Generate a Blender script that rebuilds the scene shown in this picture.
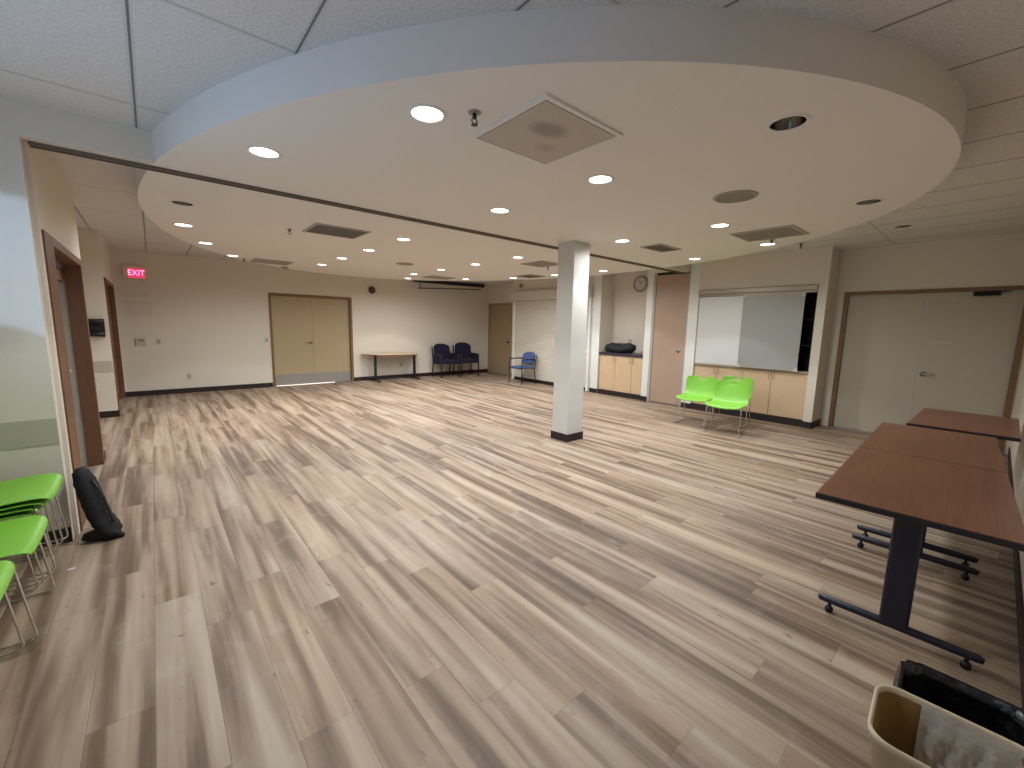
import bpy, bmesh, math, random
from mathutils import Vector, Matrix, geometry

for o in list(bpy.data.objects):
    bpy.data.objects.remove(o)
S = bpy.context.scene
COL = S.collection
PI = math.pi
random.seed(7)

# ------------------------------------------------------------------ camera
H = 1.52
yaw, pitch, roll = math.radians(40.743), math.radians(7.936), math.radians(1.166)
fwd = Vector((math.sin(yaw)*math.cos(pitch), math.cos(yaw)*math.cos(pitch), -math.sin(pitch)))
rt = Vector((math.cos(yaw), -math.sin(yaw), 0.0))
up = rt.cross(fwd)
rt2 = math.cos(roll)*rt + math.sin(roll)*up
up2 = -math.sin(roll)*rt + math.cos(roll)*up
cd = bpy.data.cameras.new('camera')
cam = bpy.data.objects.new('camera', cd)
COL.objects.link(cam)
M = Matrix((rt2, up2, -fwd)).transposed().to_4x4()
M.translation = Vector((0, 0, H))
cam.matrix_world = M
cd.sensor_fit = 'HORIZONTAL'
cd.sensor_width = 36.0
cd.lens = 416.07/1024*36.0
cd.clip_start = 0.02
cd.clip_end = 60
S.camera = cam

# ------------------------------------------------------------------ world, added fill lamps, exposure
W = bpy.data.worlds.new('world')
S.world = W
W.use_nodes = True
W.node_tree.nodes['Background'].inputs[0].default_value = (0.55, 0.72, 1.0, 1)
W.node_tree.nodes['Background'].inputs[1].default_value = 0.6
S.view_settings.view_transform = 'Standard'
S.view_settings.look = 'None'
S.view_settings.gamma = 1.0
S.view_settings.use_curve_mapping = False
S.view_settings.exposure = 0.18
SPOT_W = 48.0
GLOW_W = 38.0
SPOT_COL = (0.95, 1.0, 1.05)
FILL_W = 8.0

def fill_lamp(name, loc, sx, sy, rot, watts, col=(0.50, 0.68, 1.0)):
    ld = bpy.data.lights.new(name, 'AREA')
    ld.shape = 'RECTANGLE'; ld.size = sx; ld.size_y = sy; ld.energy = watts; ld.color = col
    o = bpy.data.objects.new(name, ld); COL.objects.link(o)
    o.location = loc; o.rotation_euler = rot
    return o
# added lamps at unseen, guessed windows: wall behind the camera (looks +Y) and left wall (looks +X)
fill_lamp('added_window_fill', (0.0, -2.42, 1.60), 1.5, 1.1, (math.radians(98), 0, 0), FILL_W)
fill_lamp('added_window_fill', (-1.27, 2.27, 1.62), 1.7, 1.2, (0, math.radians(-128), 0), 19.0, (0.40, 0.60, 0.95))
# added compact lamp throwing the lit patch through an unseen opening onto the wing wall
patch_lamp = fill_lamp('wing_patch_fill', (-3.9, 1.6, 2.80), 0.16, 0.16, (0, 0, 0), 105.0, (0.38, 0.60, 1.0))
patch_lamp.rotation_euler = (Vector((-1.3, 3.55, 2.05)) - Vector((-3.9, 1.6, 2.80))).to_track_quat('-Z', 'Y').to_euler()

# ------------------------------------------------------------------ materials
def new_mat(name):
    m = bpy.data.materials.new(name); m.use_nodes = True
    nt = m.node_tree
    return m, nt, nt.nodes['Principled BSDF']
def srgb(r, g, b):
    f = lambda c: (c/255/12.92) if c/255 <= 0.04045 else ((c/255+0.055)/1.055)**2.4
    return (f(r), f(g), f(b), 1)
def plain(name, col, rough=0.6, metal=0.0, spec=0.5, bump=0.0, bscale=60.0, var=0.0, trans=0.0):
    m, nt, b = new_mat(name)
    b.inputs['Roughness'].default_value = rough
    b.inputs['Metallic'].default_value = metal
    b.inputs['Specular IOR Level'].default_value = spec
    b.inputs['Transmission Weight'].default_value = trans
    tc = nt.nodes.new('ShaderNodeTexCoord')
    n = nt.nodes.new('ShaderNodeTexNoise'); n.inputs['Scale'].default_value = bscale
    n.inputs['Detail'].default_value = 3
    nt.links.new(tc.outputs['Object'], n.inputs['Vector'])
    mx = nt.nodes.new('ShaderNodeMix'); mx.data_type = 'RGBA'
    c2 = tuple(max(0, c*(1-var)) for c in col[:3])+(1,)
    mx.inputs[6].default_value = col; mx.inputs[7].default_value = c2
    nt.links.new(n.outputs['Fac'], mx.inputs[0])
    nt.links.new(mx.outputs[2], b.inputs['Base Color'])
    if bump:
        bp = nt.nodes.new('ShaderNodeBump'); bp.inputs['Strength'].default_value = bump
        bp.inputs['Distance'].default_value = 0.01
        nt.links.new(n.outputs['Fac'], bp.inputs['Height'])
        nt.links.new(bp.outputs['Normal'], b.inputs['Normal'])
    return m
def emit(name, col, s):
    m, nt, b = new_mat(name)
    b.inputs['Base Color'].default_value = col
    b.inputs['Emission Color'].default_value = col
    b.inputs['Emission Strength'].default_value = s
    return m

MAT = {}
MAT['wall'] = plain('wall_paint', srgb(222, 213, 197), 0.75, spec=0.3, bump=0.15, bscale=180, var=0.03)
MAT['white'] = plain('white_paint', srgb(226, 226, 220), 0.6, spec=0.3, bump=0.08, bscale=160, var=0.02)
MAT['oval'] = plain('oval_paint', srgb(232, 228, 222), 0.8, spec=0.2, bump=0.05, bscale=150, var=0.02)
MAT['column'] = plain('column_paint', srgb(208, 206, 198), 0.6, spec=0.3, bump=0.08, bscale=160, var=0.02)
MAT['guard'] = plain('wall_guard_vinyl', srgb(184, 176, 160), 0.5, var=0.02)
MAT['base'] = plain('baseboard_rubber', srgb(38, 26, 24), 0.5, var=0.2, bscale=20)
MAT['frame'] = plain('door_frame_wood', srgb(122, 80, 50), 0.45, var=0.35, bscale=14)
MAT['framelt'] = plain('door_frame_oak', srgb(134, 100, 62), 0.45, var=0.3, bscale=14)
MAT['door'] = plain('door_tan', srgb(178, 158, 122), 0.5, var=0.06, bscale=8)
MAT['doorbig'] = plain('door_greige', srgb(186, 176, 156), 0.5, var=0.04, bscale=8)
MAT['doorblue'] = plain('door_pale_grey', srgb(205, 214, 220), 0.35, var=0.03)
MAT['doorbrown'] = plain('door_brown', srgb(172, 148, 116), 0.5, var=0.12, bscale=6)
MAT['panel'] = plain('closet_laminate', srgb(178, 152, 132), 0.5, var=0.1, bscale=5)
MAT['maple'] = plain('maple_laminate', srgb(214, 184, 148), 0.45, var=0.12, bscale=6)
MAT['counter'] = plain('counter_laminate', srgb(52, 48, 66), 0.35, var=0.2, bscale=50)
MAT['steel'] = plain('brushed_steel', (0.55, 0.54, 0.52, 1), 0.3, metal=1.0, var=0.1, bscale=30)
MAT['kick'] = plain('kick_plate_steel', (0.36, 0.335, 0.30, 1), 0.5, metal=0.4, var=0.1, bscale=30)
MAT['chrome'] = plain('chrome', (0.75, 0.75, 0.76, 1), 0.12, metal=1.0)
MAT['black'] = plain('black_metal', srgb(24, 24, 32), 0.4, var=0.2, bscale=40)
MAT['legblue'] = plain('dark_blue_metal', srgb(28, 30, 46), 0.4, var=0.2, bscale=40)
MAT['blackpl'] = plain('black_plastic', srgb(18, 17, 20), 0.45, var=0.2, bscale=40)
MAT['dark'] = plain('dark_interior', srgb(34, 26, 26), 0.8, var=0.3, bscale=10)
MAT['green'] = plain('lime_plastic', srgb(128, 188, 60), 0.4, var=0.03)
MAT['blue'] = plain('blue_upholstery', srgb(76, 94, 138), 0.9, bump=0.3, bscale=400, var=0.2)
MAT['navy'] = plain('navy_upholstery', srgb(24, 26, 52), 0.9, bump=0.3, bscale=400, var=0.2)
MAT['armwood'] = plain('dark_plum_metal', srgb(48, 34, 40), 0.5, var=0.2)
MAT['bag'] = plain('black_nylon', srgb(11, 11, 14), 0.7, bump=0.6, bscale=25, var=0.4)
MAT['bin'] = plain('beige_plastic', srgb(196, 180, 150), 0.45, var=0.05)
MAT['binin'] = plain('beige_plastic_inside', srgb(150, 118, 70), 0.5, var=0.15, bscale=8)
MAT['liner'] = plain('clear_liner', srgb(205, 200, 190), 0.2, bump=0.8, bscale=18, var=0.1)
MAT['blackliner'] = plain('black_liner', srgb(12, 12, 14), 0.3, bump=1.0, bscale=22, var=0.3)
MAT['board'] = plain('whiteboard_surface', srgb(216, 216, 212), 0.25, var=0.02)
MAT['boardgrey'] = plain('grey_whiteboard_surface', srgb(162, 162, 156), 0.3, var=0.02)
MAT['alu'] = plain('anodised_trim', srgb(176, 166, 148), 0.4, metal=0.3)
MAT['shutter'] = plain('shutter_paint', srgb(206, 198, 182), 0.5, var=0.02)
MAT['grille'] = plain('vent_metal', srgb(182, 175, 163), 0.6, var=0.1, bscale=8)
MAT['grilledk'] = plain('dark_vent_metal', srgb(138, 132, 124), 0.6, var=0.15, bscale=8)
MAT['speaker'] = plain('speaker_mesh', srgb(168, 160, 144), 0.7, var=0.2, bscale=6)
MAT['plate'] = plain('ivory_plate', srgb(196, 186, 166), 0.5)
MAT['paper'] = plain('notice_paper', srgb(214, 205, 190), 0.8)
MAT['red'] = plain('red_enamel', srgb(84, 20, 20), 0.4)
MAT['track'] = plain('track_metal', srgb(112, 100, 88), 0.5, metal=0.3)
MAT['clockface'] = plain('clock_face', srgb(205, 198, 198), 0.4)
MAT['clockrim'] = plain('clock_rim', srgb(134, 122, 126), 0.4)
MAT['lens'] = emit('lamp_lens', (0.90, 0.97, 1.0, 1), 9.0)
MAT['exitpanel'] = emit('exit_panel_glow', (0.85, 0.02, 0.12, 1), 0.9)
MAT['exittext'] = emit('exit_letters_glow', (1.0, 0.25, 0.42, 1), 2.4)
MAT['gapglow'] = emit('door_gap_glow', (1.0, 0.95, 0.85, 1), 1.0)  # glowing colour standing in for light showing under the rear door
MAT['can'] = plain('lamp_reflector', (0.5, 0.49, 0.47, 1), 0.16, metal=1.0)
MAT['reddot'] = plain('book_spines', srgb(60, 30, 26), 0.7, var=0.7, bscale=20)

def glass_mat():
    m, nt, b = new_mat('window_glass')
    b.inputs['Roughness'].default_value = 0.02
    b.inputs['Transmission Weight'].default_value = 1.0
    b.inputs['IOR'].default_value = 1.45
    return m
MAT['glass'] = glass_mat()

def N(nt, t, **k):
    n = nt.nodes.new(t)
    for a, v in k.items():
        setattr(n, a, v)
    return n
def Mth(nt, op, a, b=None, c=None):
    n = nt.nodes.new('ShaderNodeMath'); n.operation = op
    for i, v in enumerate((a, b, c)):
        if v is None: continue
        if isinstance(v, (int, float)): n.inputs[i].default_value = v
        else: nt.links.new(v, n.inputs[i])
    return n.outputs[0]
def Comb(nt, x, y, z):
    n = nt.nodes.new('ShaderNodeCombineXYZ')
    for i, v in enumerate((x, y, z)):
        if isinstance(v, (int, float)): n.inputs[i].default_value = v
        else: nt.links.new(v, n.inputs[i])
    return n.outputs[0]
def Noise(nt, vec, scale, detail=3, rough=0.5, dist=0.0):
    n = nt.nodes.new('ShaderNodeTexNoise')
    n.inputs['Scale'].default_value = scale; n.inputs['Detail'].default_value = detail
    n.inputs['Roughness'].default_value = rough; n.inputs['Distortion'].default_value = dist
    nt.links.new(vec, n.inputs['Vector'])
    return n.outputs['Fac']
def Ramp(nt, fac, stops):
    n = nt.nodes.new('ShaderNodeValToRGB')
    e = n.color_ramp.elements
    while len(e) < len(stops): e.new(0.5)
    for el, (p, c) in zip(e, stops):
        el.position = p; el.color = c
    nt.links.new(fac, n.inputs[0])
    return n.outputs[0]
def MixC(nt, f, a, b, mode='MIX'):
    n = nt.nodes.new('ShaderNodeMix'); n.data_type = 'RGBA'; n.blend_type = mode
    for i, v in ((0, f), (6, a), (7, b)):
        if isinstance(v, (int, float)): n.inputs[i].default_value = v
        elif isinstance(v, tuple): n.inputs[i].default_value = v
        else: nt.links.new(v, n.inputs[i])
    return n.outputs[2]

def floor_mat():
    m, nt, b = new_mat('vinyl_plank_floor')
    tc = N(nt, 'ShaderNodeTexCoord'); sp = N(nt, 'ShaderNodeSeparateXYZ')
    nt.links.new(tc.outputs['Object'], sp.inputs[0])
    x, y = sp.outputs[0], sp.outputs[1]
    PW, PL = 0.1975, 1.22
    xs = Mth(nt, 'DIVIDE', Mth(nt, 'SUBTRACT', x, 0.886 - PW*20), PW)
    row = Mth(nt, 'FLOOR', xs); fx = Mth(nt, 'FRACT', xs)
    wn = N(nt, 'ShaderNodeTexWhiteNoise', noise_dimensions='1D'); nt.links.new(row, wn.inputs['W'])
    ys = Mth(nt, 'ADD', Mth(nt, 'DIVIDE', y, PL), Mth(nt, 'MULTIPLY', wn.outputs['Value'], 7.0))
    cell = Mth(nt, 'FLOOR', ys); fy = Mth(nt, 'FRACT', ys)
    w2 = N(nt, 'ShaderNodeTexWhiteNoise', noise_dimensions='2D')
    nt.links.new(Comb(nt, row, cell, 0), w2.inputs['Vector'])
    rnd = w2.outputs['Value']
    sc = N(nt, 'ShaderNodeSeparateColor'); nt.links.new(w2.outputs['Color'], sc.inputs[0])
    # broad dark streaks running along each plank
    off = Mth(nt, 'MULTIPLY', rnd, 37.0)
    v1 = Comb(nt, Mth(nt, 'ADD', Mth(nt, 'MULTIPLY', x, 11.0), off), Mth(nt, 'ADD', Mth(nt, 'MULTIPLY', y, 0.55), off), off)
    roff = Mth(nt, 'MULTIPLY', wn.outputs['Value'], 53.0)
    v0 = Comb(nt, Mth(nt, 'MULTIPLY', x, 8.0), Mth(nt, 'MULTIPLY', y, 0.42), Mth(nt, 'MULTIPLY', roff, 0.03))
    sA = Noise(nt, v1, 1.0, 3.0, 0.48, 0.35)
    sB = Noise(nt, v0, 1.0, 3.0, 0.5, 0.5)
    s1 = Mth(nt, 'ADD', Mth(nt, 'MULTIPLY', sA, 0.5), Mth(nt, 'MULTIPLY', sB, 0.5))
    v2 = Comb(nt, Mth(nt, 'ADD', Mth(nt, 'MULTIPLY', x, 60.0), off), Mth(nt, 'MULTIPLY', y, 3.0), off)
    s2 = Noise(nt, v2, 1.0, 4, 0.6, 0.2)
    v3 = Comb(nt, Mth(nt, 'MULTIPLY', x, 7.0), Mth(nt, 'MULTIPLY', y, 5.0), off)
    s3 = Noise(nt, v3, 1.0, 3, 0.6, 0.3)
    v4 = Comb(nt, Mth(nt, 'MULTIPLY', x, 22.0), Mth(nt, 'MULTIPLY', y, 9.0), off)
    s4 = Noise(nt, v4, 1.0, 2, 0.5, 0.1)
    base = Ramp(nt, s1, [(0.34, srgb(92, 74, 60)), (0.43, srgb(120, 101, 84)), (0.51, srgb(163, 144, 125)), (0.62, srgb(187, 173, 154))])
    tint = Ramp(nt, rnd, [(0.0, srgb(232, 218, 200)), (0.45, srgb(246, 238, 228)), (0.75, srgb(236, 232, 228)), (1.0, srgb(250, 238, 222))])
    col = MixC(nt, 0.85, base, tint, 'MULTIPLY')
    col = MixC(nt, Mth(nt, 'MULTIPLY', s2, 0.25), col, srgb(128, 110, 94))
    grey = Mth(nt, 'MULTIPLY', Mth(nt, 'MAXIMUM', Mth(nt, 'SUBTRACT', s3, 0.56), 0.0), 1.0)
    col = MixC(nt, grey, col, srgb(190, 182, 170))
    knot = Mth(nt, 'MULTIPLY', Mth(nt, 'MAXIMUM', Mth(nt, 'SUBTRACT', s4, 0.69), 0.0), 7.0)
    col = MixC(nt, Mth(nt, 'MINIMUM', knot, 0.75), col, srgb(88, 72, 62))
    ex = Mth(nt, 'MINIMUM', fx, Mth(nt, 'SUBTRACT', 1.0, fx))
    ey = Mth(nt, 'MULTIPLY', Mth(nt, 'MINIMUM', fy, Mth(nt, 'SUBTRACT', 1.0, fy)), PL/PW)
    e = Mth(nt, 'MINIMUM', ex, ey)
    ln = Mth(nt, 'SUBTRACT', 1.0, Mth(nt, 'MINIMUM', Mth(nt, 'DIVIDE', e, 0.014), 1.0))
    col = MixC(nt, Mth(nt, 'MULTIPLY', ln, 0.45), col, srgb(104, 88, 76))
    nt.links.new(col, b.inputs['Base Color'])
    b.inputs['Roughness'].default_value = 0.52
    b.inputs['Specular IOR Level'].default_value = 0.35
    bp = N(nt, 'ShaderNodeBump'); bp.inputs['Strength'].default_value = 0.25; bp.inputs['Distance'].default_value = 0.004
    nt.links.new(Mth(nt, 'SUBTRACT', s2, ln), bp.inputs['Height'])
    nt.links.new(bp.outputs['Normal'], b.inputs['Normal'])
    return m
MAT['floor'] = floor_mat()

def tile_mat():
    m, nt, b = new_mat('ceiling_tile')
    tc = N(nt, 'ShaderNodeTexCoord'); sp = N(nt, 'ShaderNodeSeparateXYZ')
    nt.links.new(tc.outputs['Object'], sp.inputs[0])
    fx = Mth(nt, 'FRACT', Mth(nt, 'DIVIDE', Mth(nt, 'ADD', sp.outputs[0], 0.605*20-0.02), 0.605))
    fy = Mth(nt, 'FRACT', Mth(nt, 'DIVIDE', Mth(nt, 'ADD', sp.outputs[1], 1.215*20-3.58), 1.215))
    ex = Mth(nt, 'MINIMUM', fx, Mth(nt, 'SUBTRACT', 1.0, fx))
    ey = Mth(nt, 'MULTIPLY', Mth(nt, 'MINIMUM', fy, Mth(nt, 'SUBTRACT', 1.0, fy)), 2.0)
    e = Mth(nt, 'MINIMUM', ex, ey)
    ln = Mth(nt, 'MAXIMUM', Mth(nt, 'LESS_THAN', ex, 0.009), Mth(nt, 'MULTIPLY', Mth(nt, 'LESS_THAN', ey, 0.007), 0.45))
    bar = Mth(nt, 'LESS_THAN', e, 0.028)
    n = Noise(nt, tc.outputs['Object'], 70, 3, 0.7)
    c = Ramp(nt, n, [(0.35, srgb(206, 203, 200)), (0.65, srgb(228, 225, 222))])
    c = MixC(nt, Mth(nt, 'MULTIPLY', bar, 0.5), c, srgb(196, 194, 190))
    c = MixC(nt, Mth(nt, 'MULTIPLY', ln, 0.8), c, srgb(96, 92, 90))
    nt.links.new(c, b.inputs['Base Color'])
    b.inputs['Roughness'].default_value = 0.9
    b.inputs['Specular IOR Level'].default_value = 0.1
    bp = N(nt, 'ShaderNodeBump'); bp.inputs['Strength'].default_value = 0.4; bp.inputs['Distance'].default_value = 0.004
    nt.links.new(Mth(nt, 'SUBTRACT', n, Mth(nt, 'MULTIPLY', bar, 0.6)), bp.inputs['Height'])
    nt.links.new(bp.outputs['Normal'], b.inputs['Normal'])
    return m
MAT['tile'] = tile_mat()

def tabletop_mat(name, c1, c2):
    m, nt, b = new_mat(name)
    tc = N(nt, 'ShaderNodeTexCoord'); mp = N(nt, 'ShaderNodeMapping')
    mp.inputs['Scale'].default_value = (3.0, 60.0, 8.0)
    nt.links.new(tc.outputs['Object'], mp.inputs['Vector'])
    n = Noise(nt, mp.outputs['Vector'], 1.0, 4, 0.6, 0.3)
    nt.links.new(Ramp(nt, n, [(0.3, c1), (0.7, c2)]), b.inputs['Base Color'])
    b.inputs['Roughness'].default_value = 0.33
    b.inputs['Specular IOR Level'].default_value = 0.45
    return m
MAT['cherry'] = tabletop_mat('cherry_laminate', srgb(108, 69, 50), srgb(130, 86, 64))
MAT['mapletop'] = tabletop_mat('maple_tabletop', srgb(214, 176, 130), srgb(226, 192, 148))

def stain_mat():
    # metal ceiling panel with soft round dust stains of its own
    m, nt, b = new_mat('stained_vent_panel')
    tc = N(nt, 'ShaderNodeTexCoord')
    def blob(cx, cy, rx, ry):
        sp = N(nt, 'ShaderNodeSeparateXYZ'); nt.links.new(tc.outputs['Object'], sp.inputs[0])
        a = Mth(nt, 'DIVIDE', Mth(nt, 'SUBTRACT', sp.outputs[0], cx), rx)
        c = Mth(nt, 'DIVIDE', Mth(nt, 'SUBTRACT', sp.outputs[1], cy), ry)
        d = Mth(nt, 'SQRT', Mth(nt, 'ADD', Mth(nt, 'MULTIPLY', a, a), Mth(nt, 'MULTIPLY', c, c)))
        n = Noise(nt, tc.outputs['Object'], 12, 2)
        d = Mth(nt, 'ADD', d, Mth(nt, 'MULTIPLY', Mth(nt, 'SUBTRACT', n, 0.5), 0.5))
        return Mth(nt, 'MAXIMUM', Mth(nt, 'MINIMUM', Mth(nt, 'MULTIPLY', Mth(nt, 'SUBTRACT', 1.0, d), 2.0), 1.0), 0.0)
    f = Mth(nt, 'MAXIMUM', blob(-0.05, -0.07, 0.14, 0.10), Mth(nt, 'MULTIPLY', blob(0.1, 0.1, 0.09, 0.06), 0.5))
    c = MixC(nt, Mth(nt, 'MULTIPLY', f, 0.55), srgb(190, 181, 168), srgb(118, 104, 98))
    nt.links.new(c, b.inputs['Base Color'])
    b.inputs['Roughness'].default_value = 0.7
    return m
MAT['stain'] = stain_mat()

# ------------------------------------------------------------------ helpers
def box(bm, x0, x1, y0, y1, z0, z1):
    v = [bm.verts.new((x, y, z)) for x in (x0, x1) for y in (y0, y1) for z in (z0, z1)]
    for f in ((0, 1, 3, 2), (4, 6, 7, 5), (0, 4, 5, 1), (2, 3, 7, 6), (0, 2, 6, 4), (1, 5, 7, 3)):
        bm.faces.new([v[i] for i in f])
def cyl(bm, p0, p1, r0, r1=None, n=16, caps=True):
    r1 = r0 if r1 is None else r1
    p0, p1 = Vector(p0), Vector(p1)
    d = (p1-p0).normalized()
    a = d.orthogonal().normalized(); b = d.cross(a)
    rings = []
    for p, r in ((p0, r0), (p1, r1)):
        rings.append([bm.verts.new(p + (a*math.cos(2*PI*i/n) + b*math.sin(2*PI*i/n))*r) for i in range(n)])
    for i in range(n):
        j = (i+1) % n
        bm.faces.new((rings[0][i], rings[0][j], rings[1][j], rings[1][i]))
    if caps:
        bm.faces.new(rings[0][::-1]); bm.faces.new(rings[1])
def rounded(pts, r, k=4):
    """round the corners of a polyline"""
    pts = [Vector(p) for p in pts]
    out = [pts[0]]
    for i in range(1, len(pts)-1):
        a, b, c = pts[i-1], pts[i], pts[i+1]
        d1 = (a-b); d2 = (c-b)
        rr = min(r, d1.length*0.45, d2.length*0.45)
        s = b + d1.normalized()*rr; e = b + d2.normalized()*rr
        for t in range(k+1):
            t /= k
            out.append(s*(1-t)**2 + b*2*t*(1-t) + e*t*t)
    out.append(pts[-1])
    return out
def tube(bm, pts, r, n=8, radii=None):
    pts = [Vector(p) for p in pts]
    rings = []
    prev = None
    for i, p in enumerate(pts):
        if i == 0: d = pts[1]-pts[0]
        elif i == len(pts)-1: d = pts[-1]-pts[-2]
        else: d = (pts[i+1]-pts[i]).normalized() + (pts[i]-pts[i-1]).normalized()
        d.normalize()
        if prev is None: a = d.orthogonal().normalized()
        else:
            a = prev - d*prev.dot(d); a.normalize()
        prev = a; b = d.cross(a)
        rr = radii[i] if radii else r
        if not isinstance(rr, tuple): rr = (rr, rr)
        rings.append([bm.verts.new(p + a*math.cos(2*PI*k/n)*rr[0] + b*math.sin(2*PI*k/n)*rr[1]) for k in range(n)])
    for q in range(len(rings)-1):
        for k in range(n):
            j = (k+1) % n
            bm.faces.new((rings[q][k], rings[q][j], rings[q+1][j], rings[q+1][k]))
    bm.faces.new(rings[0][::-1]); bm.faces.new(rings[-1])
def prism(bm, poly, z0, z1):
    a = [bm.verts.new((x, y, z0)) for x, y in poly]; b = [bm.verts.new((x, y, z1)) for x, y in poly]
    n = len(poly)
    bm.faces.new(a[::-1]); bm.faces.new(b)
    for i in range(n):
        bm.faces.new((a[i], a[(i+1) % n], b[(i+1) % n], b[i]))
def lathe(bm, prof, n=24, c=(0, 0, 0)):
    rings = [[bm.verts.new((c[0]+r*math.cos(2*PI*k/n), c[1]+r*math.sin(2*PI*k/n), c[2]+z)) for k in range(n)] for r, z in prof]
    for q in range(len(rings)-1):
        for k in range(n):
            j = (k+1) % n
            bm.faces.new((rings[q][k], rings[q][j], rings[q+1][j], rings[q+1][k]))
def mk(name, bm, mat, parent=None, loc=None, smooth=False, bevel=0.0, recalc=True):
    if recalc: bmesh.ops.recalc_face_normals(bm, faces=bm.faces)
    me = bpy.data.meshes.new(name); bm.to_mesh(me); bm.free()
    me.materials.append(MAT[mat] if isinstance(mat, str) else mat)
    if smooth:
        for p in me.polygons: p.use_smooth = True
    o = bpy.data.objects.new(name, me); COL.objects.link(o)
    if parent is not None: o.parent = parent
    if loc is not None: o.location = loc
    if bevel:
        md = o.modifiers.new('bevel', 'BEVEL'); md.width = bevel; md.segments = 2; md.limit_method = 'ANGLE'
    return o
def boxes(name, mat, bl, parent=None, **k):
    bm = bmesh.new()
    for b in bl: box(bm, *b)
    return mk(name, bm, mat, parent, **k)
def struct(name, mat, bl, **k):
    o = boxes(name, mat, bl, **k); o['kind'] = 'structure'; return o
def thing(name, label, cat, loc=(0, 0, 0), rz=0.0, group=None):
    o = bpy.data.objects.new(name, None); COL.objects.link(o)
    o.empty_display_size = 0.1
    o.location = loc; o.rotation_euler = (0, 0, rz)
    o['label'] = label; o['category'] = cat
    if group: o['group'] = group
    return o
def tag(o, label, cat, group=None):
    o['label'] = label; o['category'] = cat
    if group: o['group'] = group
    return o
def dup(root, loc, rz, label, group=None):
    r = root.copy(); COL.objects.link(r); r.location = loc; r.rotation_euler = (0, 0, rz)
    r['label'] = label
    if group: r['group'] = group
    for ch in list(root.children):
        c = ch.copy(); COL.objects.link(c); c.parent = r
        for g in ch.children:
            d = g.copy(); COL.objects.link(d); d.parent = c
    return r

# ------------------------------------------------------------------ room shell
ZT, ZO = 2.80, 2.595           # tile ceiling, underside of the oval
XL, XR, XR2, YB, YF = -0.50, 7.82, 8.29, 10.93, -0.25
struct('floor', 'floor', [(-2.8, 8.75, -2.7, 11.2, -0.1, 0.0)])

lights = [(1.16, 2.06, 1), (0.63, 3.22, 1), (2.57, 2.04, 1), (2.57, 3.21, 1), (2.54, 5.14, 1), (2.54, 6.28, 1), (0.36, 6.27, 1),
          (0.66, 7.48, 1), (1.12, 8.57, 1), (2.52, 8.50, 1), (2.52, 7.40, 1), (4.43, 7.36, 1), (4.41, 8.46, 1), (4.71, 9.36, 1),
          (5.71, 8.38, 1), (4.46, 6.24, 1), (4.48, 5.12, 1), (6.26, 7.30, 1), (6.48, 6.22, 1), (4.52, 3.20, 1), (6.62, 5.08, 1),
          (6.40, 3.19, 1), (4.55, 2.03, 1), (5.92, 2.03, 1), (0.30, 5.12, 0), (2.59, 0.85, 0), (4.57, 0.84, 0)]
def curve_slab(name, loops, z0, z1, mat):
    """flat slab from closed outlines (first = outer, rest = holes)"""
    cu = bpy.data.curves.new(name, 'CURVE'); cu.dimensions = '2D'; cu.fill_mode = 'BOTH'
    cu.extrude = (z1-z0)/2; cu.resolution_u = 1
    for lp in loops:
        s = cu.splines.new('POLY'); s.points.add(len(lp)-1)
        for p, (x, y) in zip(s.points, lp): p.co = (x, y, 0, 1)
        s.use_cyclic_u = True
    tmp = bpy.data.objects.new('tmp', cu); COL.objects.link(tmp)
    me = bpy.data.meshes.new_from_object(tmp.evaluated_get(bpy.context.evaluated_depsgraph_get()))
    bpy.data.objects.remove(tmp)
    me.name = name
    me.transform(Matrix.Translation((0, 0, (z0+z1)/2)))
    me.materials.clear(); me.materials.append(MAT[mat])
    o = bpy.data.objects.new(name, me); COL.objects.link(o)
    return o
def circ(cx, cy, r, n=24, ry=None):
    ry = ry or r
    return [(cx+r*math.cos(2*PI*i/n), cy+ry*math.sin(2*PI*i/n)) for i in range(n)]
OCX, OCY, OA, OB = 3.53, 5.175, 3.54, 4.90
hole = [circ(x, y, 0.082) for x, y, on in lights]
o = curve_slab('ceiling_oval', [circ(OCX, OCY, OA, 160, OB)] + hole, ZO, ZT, 'oval'); o['kind'] = 'structure'
TL = (6.93, 0.92)
o = curve_slab('ceiling', [[(-2.8, -2.7), (8.75, -2.7), (8.75, 11.2), (-2.8, 11.2)], circ(TL[0], TL[1], 0.082)], ZT, ZT+0.1, 'tile')
o['kind'] = 'structure'
# closed void above the downlights
struct('ceiling_void', 'dark', [(-2.8, 8.75, -2.7, 11.2, ZT+0.25, ZT+0.3)])

struct('wall_back', 'wall', [(-0.67, 2.09, YB, YB+0.15, 0, ZT), (3.88, 8.75, YB, YB+0.15, 0, ZT), (2.09, 3.88, YB, YB+0.15, 2.12, ZT)])
struct('wall_wing', 'wall', [(-1.4, XL-0.022, 3.98, 4.06, 0, ZT)])
struct('wall_left', 'wall', [(-0.67, XL, 4.06, 4.13, 0, ZT), (-0.67, XL, 4.13, 5.99, 2.08, ZT), (-0.67, XL, 5.99, 6.17, 0, ZT),
                             (-0.67, XL, 8.79, 8.90, 0, ZT), (-0.67, XL, 8.90, 10.80, 2.09, ZT), (-0.67, XL, 10.80, YB, 0, ZT)])
struct('wall_niche', 'wall', [(-2.0, -0.67, 8.79, 8.93, 0, ZT), (-2.1, -2.0, 6.0, 8.93, 0, ZT), (-2.0, -0.67, 6.03, 6.17, 0, ZT)])
WX = -1.30
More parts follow.
